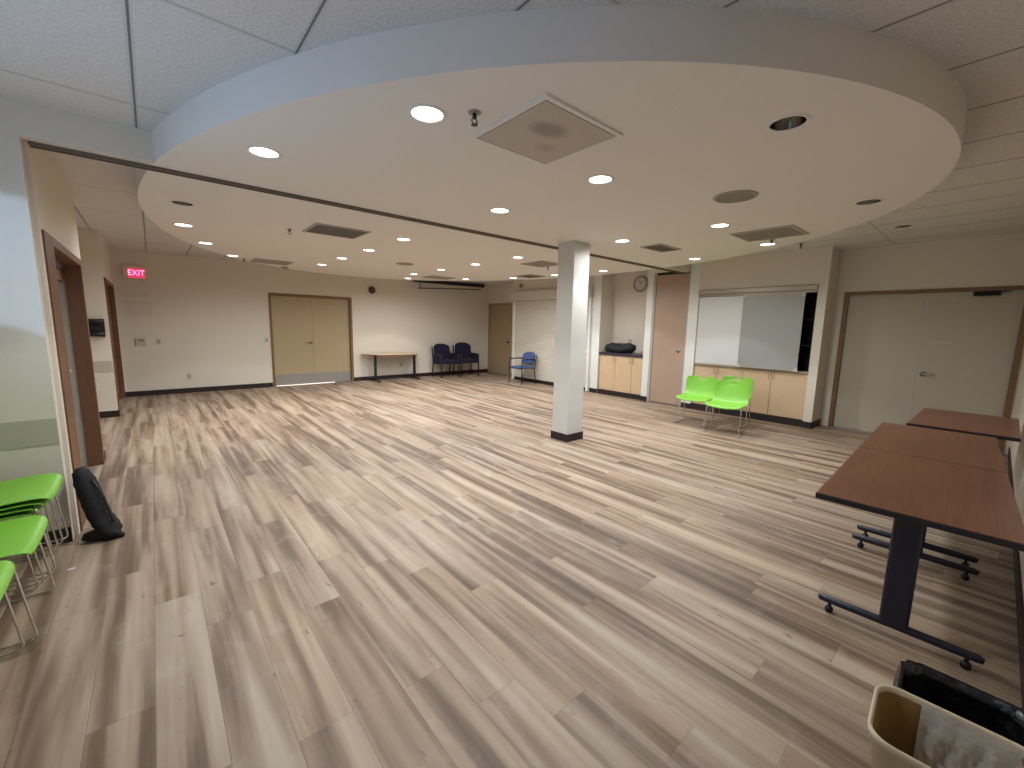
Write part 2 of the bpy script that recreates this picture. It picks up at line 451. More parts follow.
struct('wall_front', 'wall', [(1.0, 8.75, YF-0.12, YF, 0, ZT), (1.0, 1.12, -2.6, YF-0.12, 0, ZT),
                              (WX, -0.75, -2.6, -2.48, 0, ZT), (0.75, 1.0, -2.6, -2.48, 0, ZT), (-0.75, 0.75, -2.6, -2.48, 0, 1.0), (-0.75, 0.75, -2.6, -2.48, 2.2, ZT)])
struct('wall_left_front', 'wall', [(WX-0.12, WX, -2.6, 1.4, 0, ZT), (WX-0.12, WX, 1.4, 3.15, 0, 1.0), (WX-0.12, WX, 1.4, 3.15, 2.25, ZT), (WX-0.12, WX, 3.15, 3.30, 0, ZT),
                                   (WX-0.12, WX, 3.30, 3.80, 0, 1.72), (WX-0.12, WX, 3.30, 3.80, 2.38, ZT), (WX-0.12, WX, 3.80, 3.98, 0, ZT)])  # unseen high opening, added and shaped to edge the lit wing wall patch
wf = struct('added_window_1', 'white', [(-0.75, -0.69, -2.60, -2.46, 1.0, 2.2), (0.69, 0.75, -2.60, -2.46, 1.0, 2.2), (-0.69, 0.69, -2.60, -2.46, 1.0, 1.05), (-0.69, 0.69, -2.60, -2.46, 2.15, 2.2)])  # unseen window, added to explain blue light from behind the camera
boxes('pane', 'glass', [(-0.69, 0.69, -2.56, -2.555, 1.05, 2.15)], wf)
wf = struct('added_window_2', 'white', [(WX-0.12, WX+0.01, 1.4, 1.46, 1.0, 2.25), (WX-0.12, WX+0.01, 3.09, 3.15, 1.0, 2.25), (WX-0.12, WX+0.01, 1.46, 3.09, 1.0, 1.05), (WX-0.12, WX+0.01, 1.46, 3.09, 2.2, 2.25)])  # unseen window, added for the blue light on the left ceiling
boxes('pane', 'glass', [(WX-0.06, WX-0.055, 1.46, 3.09, 1.05, 2.2)], wf)

struct('wall_right', 'wall', [
    (XR, XR2, 1.79, 1.91, 0, ZT), (XR, XR2+0.15, 1.91, 3.76, 2.25, ZT), (XR, XR2, 3.76, 3.95, 0, ZT), (XR, XR2, 3.95, 4.71, 2.64, ZT),
    (XR, XR2, 4.71, 4.86, 0, ZT), (XR, XR2, 6.02, 6.24, 0, ZT), (XR, XR2, 6.24, 9.10, 0.0, ZT)])
struct('wall_right_rear', 'wall', [
    (XR2, XR2+0.15, YF-0.1, -0.14, 0, ZT), (XR2, XR2+0.15, 1.66, 3.95, 0, ZT), (XR2, XR2+0.15, -0.14, 1.66, 2.12, ZT), (XR2, XR2+0.15, 3.95, 9.72, 0, ZT),
    (XR2, XR2+0.15, 10.82, YB, 0, ZT), (XR2, XR2+0.15, 9.72, 10.82, 2.19, ZT)])
# white corner pillars faces on the right wall
for i, (y0, y1) in enumerate(((3.765, 3.945), (4.715, 4.855), (6.025, 6.22))):
    struct('trim_%d' % (i+1), 'white', [(XR-0.006, XR-0.0005, y0, y1, 0.0, 2.79)])
# header beam carrying the partition track
HY0, HY1 = 3.98, 4.20
def oval_x(y, s):
    return OCX + s*OA*math.sqrt(max(0, 1-((y-OCY)/OB)**2))
bm = bmesh.new()
prism(bm, [(XL-0.022, HY0), (oval_x(HY0, -1)+0.02, HY0), (oval_x(HY1, -1)+0.02, HY1), (XL-0.022, HY1)], ZO+0.001, ZT)
prism(bm, [(oval_x(HY0, 1)-0.02, HY0), (XR, HY0), (XR, HY1), (oval_x(HY1, 1)-0.02, HY1)], ZO+0.001, ZT)
o = mk('ceiling_header', bm, 'wall'); o['kind'] = 'structure'
# baseboards
BH = 0.10
struct('baseboard_back', 'base', [(XL, 2.04, YB-0.012, YB, 0, BH), (3.93, XR2, YB-0.012, YB, 0, BH)])
struct('baseboard_left', 'base', [(WX, XL-0.022, 3.968, 3.98, 0, BH), (-2.0, XL, 8.778, 8.79, 0, BH), (XL, XL+0.012, 6.06, 6.17, 0, BH), (XL, XL+0.012, 8.778, 8.86, 0, BH)])
struct('baseboard_right', 'base', [
    (XR-0.016, XR, 1.775, 1.91, 0, BH), (XR-0.016, XR2, 1.775, 1.79, 0, BH), (XR-0.016, XR, 3.76, 3.95, 0, BH), (XR-0.016, XR, 4.71, 4.86, 0, BH),
    (XR-0.016, XR, 6.02, 6.24, 0, BH), (XR-0.016, XR, 6.30, 8.98, 0, BH), (XR2-0.012, XR2, 9.10, 9.66, 0, BH), (XR2-0.012, XR2, 10.86, YB, 0, BH)])
struct('baseboard_front', 'base', [(1.0, XR2, YF, YF+0.012, 0, BH)])
# vinyl wall guard strips
struct('trim_5', 'guard', [(WX, XL-0.024, 3.974, 3.98, 0.69, 0.86)])
struct('trim_6', 'guard', [(-2.0, XL-0.002, 8.784, 8.79, 0.70, 0.87)])
# column
struct('column', 'column', [(4.09, 4.39, 3.60, 3.88, 0, ZO)], bevel=0.006)
struct('baseboard_column', 'base', [(4.078, 4.402, 3.588, 3.892, 0, BH)])

# partition track
tr = thing('partition_track', 'long grey-brown metal track crossing the ceiling behind the column', 'ceiling track', (XL, 4.09, ZO))
L = XR-XL
boxes('rail', 'track', [(0, L, -0.035, -0.018, -0.02, 0), (0, L, 0.018, 0.035, -0.02, 0)], tr)
boxes('channel', 'grilledk', [(0, L, -0.018, 0.018, -0.008, 0)], tr)

# ------------------------------------------------------------------ doors
# back double door
d1 = struct('door_1', 'framelt', [(2.05, 2.10, YB-0.012, YB+0.12, 0, 2.16), (3.87, 3.93, YB-0.012, YB+0.12, 0, 2.16), (2.10, 3.87, YB-0.012, YB+0.12, 2.10, 2.16)])
for x0, x1 in ((2.103, 2.983), (2.987, 3.867)):
    lf = boxes('leaf', 'door', [(x0, x1, YB+0.05, YB+0.09, 0.012, 2.098)], d1)
    boxes('kick_plate', 'kick', [(x0+0.01, x1-0.01, YB+0.046, YB+0.05, 0.015, 0.27)], lf)
bm = bmesh.new(); cyl(bm, (2.93, YB+0.05, 1.03), (2.93, YB-0.005, 1.03), 0.013, n=12)
cyl(bm, (2.93, YB-0.004, 1.03), (2.80, YB-0.004, 1.03), 0.011, n=12); cyl(bm, (2.93, YB+0.05, 1.03), (2.93, YB+0.042, 1.03), 0.032, n=20)
mk('door_handle', bm, 'steel', d1, smooth=True)
boxes('light_gap', 'gapglow', [(2.12, 3.45, YB+0.02, YB+0.03, 0.0005, 0.012)], d1)
# left near door
d2 = struct('door_2', 'frame', [(-0.515, XL+0.010, 4.13, 4.46, 0, 2.02), (-0.61, XL+0.012, 5.95, 6.03, 0, 2.08), (-0.66, XL+0.012, 4.13, 5.95, 2.02, 2.08),
                                (-0.67, -0.515, 4.42, 4.46, 0, 2.02)])
lf = boxes('leaf', 'doorblue', [(-0.70, -0.665, 4.48, 6.02, 0.01, 2.0)], d2)
boxes('top_rail', 'frame', [(-0.665, -0.62, 4.46, 5.95, 1.86, 2.02)], lf)
bm = bmesh.new(); cyl(bm, (-0.665, 5.55, 1.03), (-0.60, 5.55, 1.03), 0.014); cyl(bm, (-0.603, 5.56, 1.03), (-0.603, 5.42, 1.03), 0.011)
cyl(bm, (-0.665, 5.55, 0.93), (-0.635, 5.55, 0.93), 0.02)
mk('door_handle', bm, 'steel', lf, smooth=True)
boxes('closer', 'dark', [(-0.62, -0.56, 4.95, 5.30, 1.93, 1.99)], lf)
# left far door
d3 = struct('door_3', 'frame', [(-0.64, XL+0.012, 8.86, 8.93, 0, 2.13), (-0.64, XL+0.012, 10.77, 10.84, 0, 2.13), (-0.64, XL+0.012, 8.86, 10.84, 2.07, 2.13)])
boxes('leaf', 'frame', [(-0.60, -0.56, 8.93, 10.77, 0.01, 2.07)], d3)
# right front double door
d4 = struct('door_4', 'framelt', [(XR2-0.015, XR2+0.12, 1.61, 1.67, 0, 2.15), (XR2-0.015, XR2+0.12, -0.20, -0.14, 0, 2.15), (XR2-0.015, XR2+0.12, -0.14, 1.61, 2.10, 2.15)])
lfs = []
for y0, y1 in ((-0.138, 0.728), (0.732, 1.608)):
    lfs.append(boxes('leaf', 'doorbig', [(XR2+0.03, XR2+0.07, y0, y1, 0.012, 2.098)], d4))
bm = bmesh.new(); cyl(bm, (XR2+0.03, 0.66, 0.96), (XR2-0.03, 0.66, 0.96), 0.014); cyl(bm, (XR2-0.028, 0.67, 0.96), (XR2-0.028, 0.54, 0.955), 0.011); cyl(bm, (XR2+0.03, 0.66, 0.96), (XR2+0.022, 0.66, 0.96), 0.034)
mk('door_handle', bm, 'steel', lfs[0], smooth=True)
bm = bmesh.new(); box(bm, XR2-0.03, XR2+0.03, 0.06, 0.30, 2.035, 2.09); box(bm, XR2-0.045, XR2-0.03, -0.02, 0.28, 2.075, 2.087)
mk('closer', bm, 'dark', lfs[0])
boxes('notice', 'plate', [(XR2+0.028, XR2+0.03, 0.42, 0.66, 1.40, 1.43)], lfs[0])
# right rear single door
d5 = struct('door_5', 'doorbrown', [(XR2-0.012, XR2+0.1, 9.68, 9.745, 0, 2.22), (XR2-0.012, XR2+0.1, 10.80, 10.86, 0, 2.22), (XR2-0.012, XR2+0.1, 9.745, 10.80, 2.17, 2.22)])
lf = boxes('leaf', 'doorbrown', [(XR2+0.03, XR2+0.07, 9.747, 10.798, 0.012, 2.168)], d5)
bm = bmesh.new(); cyl(bm, (XR2+0.03, 9.84, 1.02), (XR2-0.02, 9.84, 1.02), 0.015); bmesh.ops.create_uvsphere(bm, u_segments=12, v_segments=8, radius=0.03, matrix=Matrix.Translation((XR2-0.03, 9.84, 1.02)))
mk('door_knob', bm, 'black', lf, smooth=True)
# tall closet door where the folding partition is kept
d6 = struct('door_6', 'grille', [(XR-0.004, XR+0.05, 3.95, 3.972, 0, 2.64), (XR-0.004, XR+0.05, 4.66, 4.71, 0, 2.64)])
lf = boxes('leaf', 'panel', [(XR+0.012, XR+0.05, 3.975, 4.657, 0.02, 2.585)], d6)
boxes('head_gap', 'black', [(XR+0.03, XR+0.05, 3.972, 4.66, 2.585, 2.64)], d6)
bm = bmesh.new(); cyl(bm, (XR+0.012, 4.10, 1.10), (XR-0.004, 4.10, 1.10), 0.035, n=20); cyl(bm, (XR-0.004, 4.10, 1.10), (XR-0.012, 4.10, 1.10), 0.016, n=14)
mk('door_lock', bm, 'steel', lf, smooth=True)

# ------------------------------------------------------------------ right wall: shutter, counter niche, whiteboard unit
sh = thing('roller_shutter', 'cream ribbed roller shutter with header box beside the rear brown door', 'shutter', (XR, 7.6, 0))
bm = bmesh.new()
z = 0.16; k = 0
while z < 2.2:
    z1 = min(z+0.055, 2.21)
    # each slat has a shallow curved face
    prof = [(-0.022, z), (-0.034, z+(z1-z)*0.3), (-0.034, z+(z1-z)*0.7), (-0.022, z1)]
    for i in range(3):
        a = [bm.verts.new((prof[i][0], -1.28, prof[i][1])), bm.verts.new((prof[i][0], 1.36, prof[i][1])),
             bm.verts.new((prof[i+1][0], 1.36, prof[i+1][1])), bm.verts.new((prof[i+1][0], -1.28, prof[i+1][1]))]
        bm.faces.new(a)
    z = z1
box(bm, -0.02, -0.002, -1.28, 1.36, 0.15, 2.21)
mk('curtain', bm, 'shutter', sh)
boxes('header_box', 'shutter', [(-0.12, -0.002, -1.36, 1.50, 2.21, 2.46)], sh, bevel=0.01)
boxes('bottom_bar', 'shutter', [(-0.045, -0.018, -1.28, 1.36, 0.10, 0.16)], sh)
for y0 in (-1.34, 1.36):
    boxes('guide_rail', 'white', [(-0.06, -0.002, y0, y0+0.06, 0.015, 2.21)], sh)

cb = thing('base_cabinet', 'maple three-door base cabinet in the niche under the dark counter', 'cabinet', (XR+0.04, 4.87, 0))
CW = 1.14
boxes('carcass', 'maple', [(0.02, 0.42, 0.0, CW, 0.10, 0.915)], cb)
boxes('toe_kick', 'base', [(-0.03, 0.10, 0.0, CW, 0, 0.10)], cb)
edges = [0.004, 0.275, 0.70, CW-0.004]
hy = [0.235, 0.315, 0.74]
for i in range(3):
    dr = boxes('door', 'maple', [(0.0, 0.018, edges[i]+0.003, edges[i+1]-0.003, 0.105, 0.905)], cb, bevel=0.002)
    bm = bmesh.new(); tube(bm, rounded([(0, hy[i], 0.87), (-0.025, hy[i], 0.87), (-0.025, hy[i], 0.76), (0, hy[i], 0.76)], 0.01), 0.005)
    mk('handle', bm, 'steel', dr, smooth=True)
o = boxes('worktop', 'counter', [(XR+0.005, XR2-0.001, 4.862, 6.018, 0.918, 0.965)], bevel=0.004)
tag(o, 'dark navy laminate worktop in the niche, on the maple cabinet', 'worktop')
# duffel bag on worktop
bg = thing('duffel_bag', 'black duffel bag lying on the dark niche worktop', 'bag', (8.02, 5.60, 0.972), rz=PI/2)
bm = bmesh.new()
P = [(-0.40, 0, 0.07), (-0.36, 0, 0.10), (-0.25, 0.01, 0.12), (-0.1, 0.01, 0.09), (0.05, 0, 0.095), (0.2, 0.0, 0.105), (0.33, 0, 0.085), (0.38, 0, 0.06)]
RR = [(0.03, 0.03), (0.09, 0.095), (0.12, 0.115), (0.086, 0.12), (0.092, 0.12), (0.104, 0.12), (0.082, 0.10), (0.03, 0.03)]
tube(bm, P, 0, 14, [(b*0.97, a) if False else (a*0.97, b) for a, b in RR])
mk('body', bm, 'bag', bg, smooth=True)
bm = bmesh.new(); tube(bm, rounded([(-0.15, -0.09, 0.14), (-0.12, -0.05, 0.215), (0.0, -0.02, 0.205), (0.12, -0.05, 0.20), (0.15, -0.09, 0.13)], 0.04), 0.009, 6)
mk('carry_strap', bm, 'blackpl', bg, smooth=True)
bm = bmesh.new(); cyl(bm, (0.385, -0.07, 0.06), (0.36, -0.07, 0.06), 0.03, 0.03, n=14)
o = mk('side_tag', bm, 'board', bg); o['label'] = 'small pale tag'
# tap behind the bag
tp = thing('tap', 'small dark tap standing on the niche worktop behind the bag', 'tap', (8.2, 5.42, 0.966))
bm = bmesh.new(); cyl(bm, (0, 0, 0), (0, 0, 0.02), 0.03); tube(bm, rounded([(0, 0, 0.02), (0, 0, 0.30), (-0.09, 0, 0.30), (-0.09, 0, 0.25)], 0.04, 6), 0.011, 10)
mk('spout', bm, 'kick', tp, smooth=True)
bm = bmesh.new(); cyl(bm, (0, 0.02, 0.06), (0, 0.08, 0.08), 0.008, n=8)
mk('lever', bm, 'kick', tp, smooth=True)
# clock
ck = thing('wall_clock', 'round wall clock with grey rim high in the counter niche', 'clock', (XR2-0.001, 5.31, 2.50))
bm = bmesh.new(); cyl(bm, (0, 0, 0), (-0.03, 0, 0), 0.165, 0.16, n=40)
mk('face', bm, 'clockface', ck)
bm = bmesh.new()
n = 40
pts = [Vector((-0.03, 0.16*math.cos(2*PI*i/n), 0.16*math.sin(2*PI*i/n))) for i in range(n+1)]
tube(bm, pts, 0.016, 8); mk('rim', bm, 'clockrim', ck, smooth=True)
for i in range(12):
    a = i*PI/6; c, s = math.cos(a), math.sin(a)
    bm = bmesh.new(); cyl(bm, (-0.0305, 0.125*c, 0.125*s), (-0.033, 0.125*c, 0.125*s), 0.009, n=6)
    mk('hour_mark', bm, 'black', ck)
for nm, a, l in (('hour_hand', 2.3, 0.075), ('minute_hand', 1.2, 0.115)):
    bm = bmesh.new(); cyl(bm, (-0.036, 0, 0), (-0.036, l*math.cos(a), l*math.sin(a)), 0.005, 0.003, n=6); mk(nm, bm, 'black', ck)

# whiteboard unit: niche with shelving, lower cabinets and sliding boards
Y0, Y1 = 1.912, 3.758
cu = thing('storage_cabinet', 'long maple four-door cabinet below the sliding whiteboards', 'cabinet', (XR+0.03, Y0, 0))
LW = Y1-Y0
boxes('carcass', 'maple', [(0.02, 0.40, 0, LW, 0.11, 0.86)], cu)
boxes('toe_kick', 'base', [(-0.032, 0.06, 0, LW, 0, 0.11)], cu)
ed = [0.0, 0.518, 0.97, 1.42, LW]
hh = [0.478, 0.558, 1.38, 1.46]
for i in range(4):
    dr = boxes('door', 'maple', [(0.0, 0.018, ed[i]+0.004, ed[i+1]-0.004, 0.115, 0.865)], cu, bevel=0.002)
    y = hh[i]
    bm = bmesh.new(); tube(bm, rounded([(0, y, 0.84), (-0.025, y, 0.84), (-0.025, y, 0.73), (0, y, 0.73)], 0.01), 0.005)
    mk('handle', bm, 'steel', dr, smooth=True)
bs = thing('bookshelf', 'dark shelving glimpsed at the right edge behind the sliding whiteboards', 'shelf', (XR+0.06, Y0, 0.868))
boxes('back_panel', 'dark', [(0.36, 0.375, 0, LW, 0, 1.38)], bs)
for zz in (0.0, 0.42, 0.84, 1.36):
    boxes('shelf', 'dark', [(0, 0.36, 0.0, LW, zz, zz+0.018)], bs)
for yy in (0.0, LW-0.018):
    boxes('side_panel', 'dark', [(0, 0.36, yy, yy+0.018, 0.0, 1.378)], bs)
bf = thing('whiteboard_track', 'pale double track framing the sliding whiteboards, top and bottom rails', 'whiteboard track', (XR, Y0, 0))
boxes('top_rail', 'alu', [(-0.05, 0.04, 0.0, LW, 2.13, 2.15), (-0.05, 0.04, 0, LW, 2.17, 2.24), (-0.02, 0.03, 0, LW, 2.15, 2.17)], bf, bevel=0.003)
boxes('bottom_rail', 'alu', [(-0.012, 0.04, 0, LW, 0.872, 0.892)], bf)
b1 = thing('whiteboard', 'left sliding whiteboard, brighter white, partly behind the other', 'whiteboard', (XR+0.012, 3.345, 1.51))
boxes('surface', 'board', [(-0.006, 0.012, -0.41, 0.405, -0.61, 0.61)], b1)
boxes('frame', 'alu', [(-0.01, 0.014, -0.41, 0.41, -0.62, -0.605), (-0.01, 0.014, -0.41, 0.41, 0.605, 0.62), (-0.01, 0.014, 0.398, 0.41, -0.605, 0.605)], b1)
b2 = thing('whiteboard', 'right sliding whiteboard, greyer, hanging in front beside the dark shelves', 'whiteboard', (XR-0.03, 2.51, 1.51))
boxes('surface', 'boardgrey', [(-0.006, 0.012, -0.44, 0.44, -0.61, 0.61)], b2)
boxes('frame', 'alu', [(-0.01, 0.014, -0.45, 0.45, -0.622, -0.607), (-0.01, 0.014, -0.45, 0.45, 0.607, 0.622), (-0.01, 0.014, 0.438, 0.45, -0.607, 0.607), (-0.01, 0.014, -0.45, -0.438, -0.607, 0.607)], b2)
for y in (-0.43, 0.43):
    for zz in (-0.60, 0.60):
        boxes('corner_cap', 'plate', [(-0.016, -0.008, y-0.03, y+0.03, zz-0.03, zz+0.03)], b2, bevel=0.003)

# ------------------------------------------------------------------ ceiling fixtures
dl_names = {
 0: 'large lit downlight over the foreground, left of the square vent', 1: 'lit downlight nearest the left wing wall, before the track',
 2: 'lit downlight just right of the large square vent', 3: 'lit downlight halfway between square vent and ceiling track',
 4: 'lit downlight first beyond the ceiling track, middle row', 5: 'lit downlight right of the near grey vent, beyond the track',
 6: 'lit downlight next to the unlit one on the oval left edge', 7: 'lit downlight on the oval left edge, middle of the three lit there',
 8: 'farthest lit downlight of those on the oval left edge', 9: 'lit downlight above the rear double door, farther of its pair',
 10: 'lit downlight above the rear double door, nearer of its pair', 11: 'lit downlight nearest before the black screen case, centre',
 12: 'lit downlight just above the left end of the screen case', 13: 'farthest lit downlight, by the screen case left tip',
 14: 'lit downlight above the right half of the black screen case', 15: 'lit downlight in the centre row, left of the rear side vents',
 16: 'lit downlight left of the flat vent, before the column', 17: 'lit downlight beside the small dark rear vent at the shutter',
 18: 'small lit downlight seen just left of the column top', 19: 'lit downlight just right of the column top, before the track',
 20: 'lit downlight right of the column beyond the track', 21: 'lit downlight in front of the tall closet door',
 22: 'lit downlight below the round ceiling speaker', 23: 'lit downlight beside the light square vent near the whiteboards',
 24: 'unlit downlight on the oval left edge', 25: 'large unlit downlight with chrome reflector at the upper right',
 26: 'unlit downlight near the oval right edge above the doors'}
def downlight_on():
    t = thing('downlight', '', 'ceiling light')
    bm = bmesh.new(); lathe(bm, [(0.080, 0.0), (0.080, -0.004), (0.088, -0.006), (0.100, -0.004), (0.102, 0.0)], 32)
    mk('trim_ring', bm, 'oval', t, smooth=True)
    bm = bmesh.new(); lathe(bm, [(0.080, 0.0), (0.074, 0.03), (0.072, 0.05)], 32); mk('reflector', bm, 'can', t, smooth=True)
    bm = bmesh.new(); cyl(bm, (0, 0, 0.004), (0, 0, 0.009), 0.0785, n=32); mk('lens', bm, 'lens', t)
    return t
def downlight_off():
    t = thing('downlight', '', 'ceiling light')
    bm = bmesh.new(); lathe(bm, [(0.080, 0.0), (0.080, -0.004), (0.088, -0.006), (0.100, -0.004), (0.102, 0.0)], 32)
    mk('trim_ring', bm, 'oval', t, smooth=True)
    bm = bmesh.new(); lathe(bm, [(0.080, -0.002), (0.076, 0.05), (0.06, 0.12), (0.03, 0.14)], 32); mk('reflector', bm, 'can', t, smooth=True)
    bm = bmesh.new(); lathe(bm, [(0.0005, 0.075), (0.02, 0.08), (0.03, 0.10), (0.025, 0.13), (0.015, 0.14)], 20); mk('bulb', bm, 'speaker', t, smooth=True)
    return t
p_on = p_off = None
gl = bpy.data.lights.new('downlight_spill', 'SPOT')
gl.energy = GLOW_W; gl.color = SPOT_COL; gl.spot_size = math.radians(172); gl.spot_blend = 0.6; gl.shadow_soft_size = 0.07
sl = bpy.data.lights.new('downlight_beam', 'SPOT')
sl.energy = SPOT_W; sl.color = SPOT_COL; sl.spot_size = math.radians(106); sl.spot_blend = 0.18; sl.shadow_soft_size = 0.07
for i, (x, y, on) in enumerate(lights):
    g = 'recessed downlights in the oval ceiling'
    if on:
        if p_on is None:
            p_on = downlight_on(); t = p_on; t.location = (x, y, ZO); t['label'] = dl_names[i]; t['group'] = g
        else: t = dup(p_on, (x, y, ZO), 0, dl_names[i], g)
        lo = bpy.data.objects.new('downlight_beam', sl); COL.objects.link(lo); lo.location = (x, y, ZO-0.012)
        lo = bpy.data.objects.new('downlight_spill', gl); COL.objects.link(lo); lo.location = (x, y, ZO-0.014)
    else:
        if p_off is None:
            p_off = downlight_off(); t = p_off; t.location = (x, y, ZO); t['label'] = dl_names[i]; t['group'] = g
        else: t = dup(p_off, (x, y, ZO), 0, dl_names[i], g)
dup(p_off, (TL[0], TL[1], ZT), 0, 'unlit downlight set in the tile ceiling above the double doors', 'recessed downlights in the oval ceiling')

def vent(x, y, w, h, mat, label, slats=True, framemat='grille'):
    t = thing('ceiling_vent', label, 'ceiling vent', (x, y, ZO))
    boxes('frame', framemat, [(-w/2, w/2, -h/2, -h/2+0.025, -0.012, 0), (-w/2, w/2, h/2-0.025, h/2, -0.012, 0), (-w/2, -w/2+0.025, -h/2+0.025, h/2-0.025, -0.012, 0), (w/2-0.025, w/2, -h/2+0.025, h/2-0.025, -0.012, 0)], t)
    if slats:
        bm = bmesh.new(); yy = -h/2+0.03
        box(bm, -w/2+0.025, w/2-0.025, -h/2+0.025, h/2-0.025, -0.003, 0)
        while yy < h/2-0.03:
            box(bm, -w/2+0.025, w/2-0.025, yy, yy+0.006, -0.010, -0.003); yy += 0.022
        mk('grille', bm, mat, t)
    else:
        boxes('panel', mat, [(-w/2+0.032, w/2-0.032, -h/2+0.032, h/2-0.032, -0.012, -0.004)], t)
        boxes('backing', 'grilledk', [(-w/2+0.025, w/2-0.025, -h/2+0.025, h/2-0.025, -0.006, 0)], t)
    return t
vent(1.775, 1.81, 0.61, 0.61, 'stain', 'large square vent panel with grey stains, nearest the camera', False, 'oval')
vent(1.75, 5.28, 0.61, 0.56, 'grilledk', 'grey square vent just beyond the ceiling track, left side')
vent(1.75, 8.82, 0.61, 0.55, 'grille', 'faint square vent at the rear left end of the oval')
vent(5.28, 1.81, 0.56, 0.62, 'grille', 'light grey square vent near the right edge of the oval, before the whiteboards')
vent(5.24, 3.09, 0.53, 0.30, 'grilledk', 'dark rectangular vent right of the column, before the track')
vent(5.19, 5.31, 0.52, 0.54, 'grille', 'pale square vent just left of the column top, beyond the track')
vent(6.26, 6.75, 0.46, 0.50, 'grilledk', 'dark square vent at the rear, in front of the roller shutter')
vent(5.10, 8.58, 0.60, 0.52, 'grille', 'faint square vent above the black screen case')

def speaker(x, y, r, label):
    t = thing('ceiling_speaker', label, 'ceiling speaker', (x, y, ZO))
    bm = bmesh.new(); lathe(bm, [(r*0.82, -0.004), (r*0.84, -0.012), (r*0.95, -0.010), (r, 0.0)], 40); mk('rim', bm, 'speaker', t, smooth=True)
    bm = bmesh.new(); cyl(bm, (0, 0, -0.006), (0, 0, 0), r*0.83, n=40); mk('grille', bm, 'grilledk' if r < 0.17 else 'speaker', t)
speaker(3.66, 1.53, 0.165, 'round ceiling speaker grille at the right of the large square vent')
speaker(3.55, 7.15, 0.16, 'round ceiling speaker grille far back, above the rear wall bell')
def sprinkler(x, y, label, first=[None]):
    if first[0] is None:
        t = thing('sprinkler', label, 'sprinkler', (x, y, ZO), group='sprinkler heads')
        bm = bmesh.new(); lathe(bm, [(0.0005, -0.006), (0.03, -0.006), (0.034, 0.0)], 20); mk('escutcheon', bm, 'kick', t, smooth=True)
        bm = bmesh.new(); cyl(bm, (0, 0, -0.006), (0, 0, -0.03), 0.011, n=10)
        for s in (-1, 1): tube(bm, [(0.009*s, 0, -0.03), (0.018*s, 0, -0.042), (0.004*s, 0, -0.058)], 0.0035, 6)
        mk('head', bm, 'black', t, smooth=True)
        bm = bmesh.new(); cyl(bm, (0, 0, -0.058), (0, 0, -0.061), 0.017, n=14); mk('deflector', bm, 'black', t)
        first[0] = t; return t
    return dup(first[0], (x, y, ZO), 0, label)
sprinkler(1.33, 1.88, 'dark sprinkler head left of the large square vent')
sprinkler(1.31, 5.58, 'sprinkler head left of the near grey vent beyond the track')
sprinkler(5.52, 5.48, 'sprinkler head under the pale vent left of the column')
sprinkler(5.66, 1.90, 'sprinkler head beside the light square vent near the whiteboards')
sprinkler(1.31, 8.78, 'sprinkler head at the far rear left of the oval')
sprinkler(6.10, 1.72, 'sprinkler head at the oval right edge above the whiteboard wall')
t = thing('smoke_detector', 'flat round smoke detector on the rear edge of the oval', 'smoke detector', (2.10, 9.45, ZO))
bm = bmesh.new(); lathe(bm, [(0.0005, -0.03), (0.045, -0.03), (0.065, -0.015), (0.07, 0.0)], 24); mk('housing', bm, 'speaker', t, smooth=True)
bm = bmesh.new(); lathe(bm, [(0.052, -0.028), (0.056, -0.031), (0.060, -0.026)], 24); mk('ring', bm, 'grilledk', t, smooth=True)

# projection screen case at the rear
sc = thing('projection_screen', 'black retracted projection screen hanging at the ceiling before the rear wall', 'projection screen', (5.58, 10.74, 2.705), rz=math.radians(-4))
bm = bmesh.new(); box(bm, 0, 2.30, -0.06, 0.06, -0.03, 0.07); mk('case', bm, 'blackpl', sc, bevel=0.01)
for xx in (0.3, 2.1): boxes('hanger', 'blackpl', [(xx-0.01, xx+0.01, -0.01, 0.01, 0.07, ZT-2.705)], sc)
bm = bmesh.new(); cyl(bm, (0.12, 0, -0.19), (2.2, 0, -0.09), 0.014, n=10); mk('bottom_bar', bm, 'blackpl', sc, smooth=True)
bm = bmesh.new(); cyl(bm, (0.2, 0, -0.04), (0.2, 0, -0.186), 0.012, n=8); mk('pull_strap', bm, 'blackpl', sc)

# ------------------------------------------------------------------ wall items
ex = thing('exit_sign', 'glowing red exit sign high on the rear wall, left end', 'exit sign', (-0.155, YB-0.002, 2.375))
boxes('housing', 'wall', [(-0.19, 0.16, -0.05, 0, -0.11, 0.14)], ex, bevel=0.006)
boxes('panel', 'exitpanel', [(-0.12, 0.12, -0.054, -0.05, -0.085, 0.085)], ex)
fc = bpy.data.curves.new('letters', 'FONT'); fc.body = 'EXIT'; fc.size = 0.15; fc.align_x = 'CENTER'; fc.align_y = 'CENTER'; fc.extrude = 0.001
tmp = bpy.data.objects.new('tmp', fc); COL.objects.link(tmp)
me = bpy.data.meshes.new_from_object(tmp.evaluated_get(bpy.context.evaluated_depsgraph_get())); bpy.data.objects.remove(tmp)
me.transform(Matrix.Rotation(PI/2, 4, 'X')); me.materials.clear(); me.materials.append(MAT['exittext'])
lo = bpy.data.objects.new('letters', me); COL.objects.link(lo); lo.parent = ex; lo.location = (0, -0.0555, 0); lo.scale = (0.8, 1, 1)
lo['label'] = 'bright pink-red letters reading EXIT'

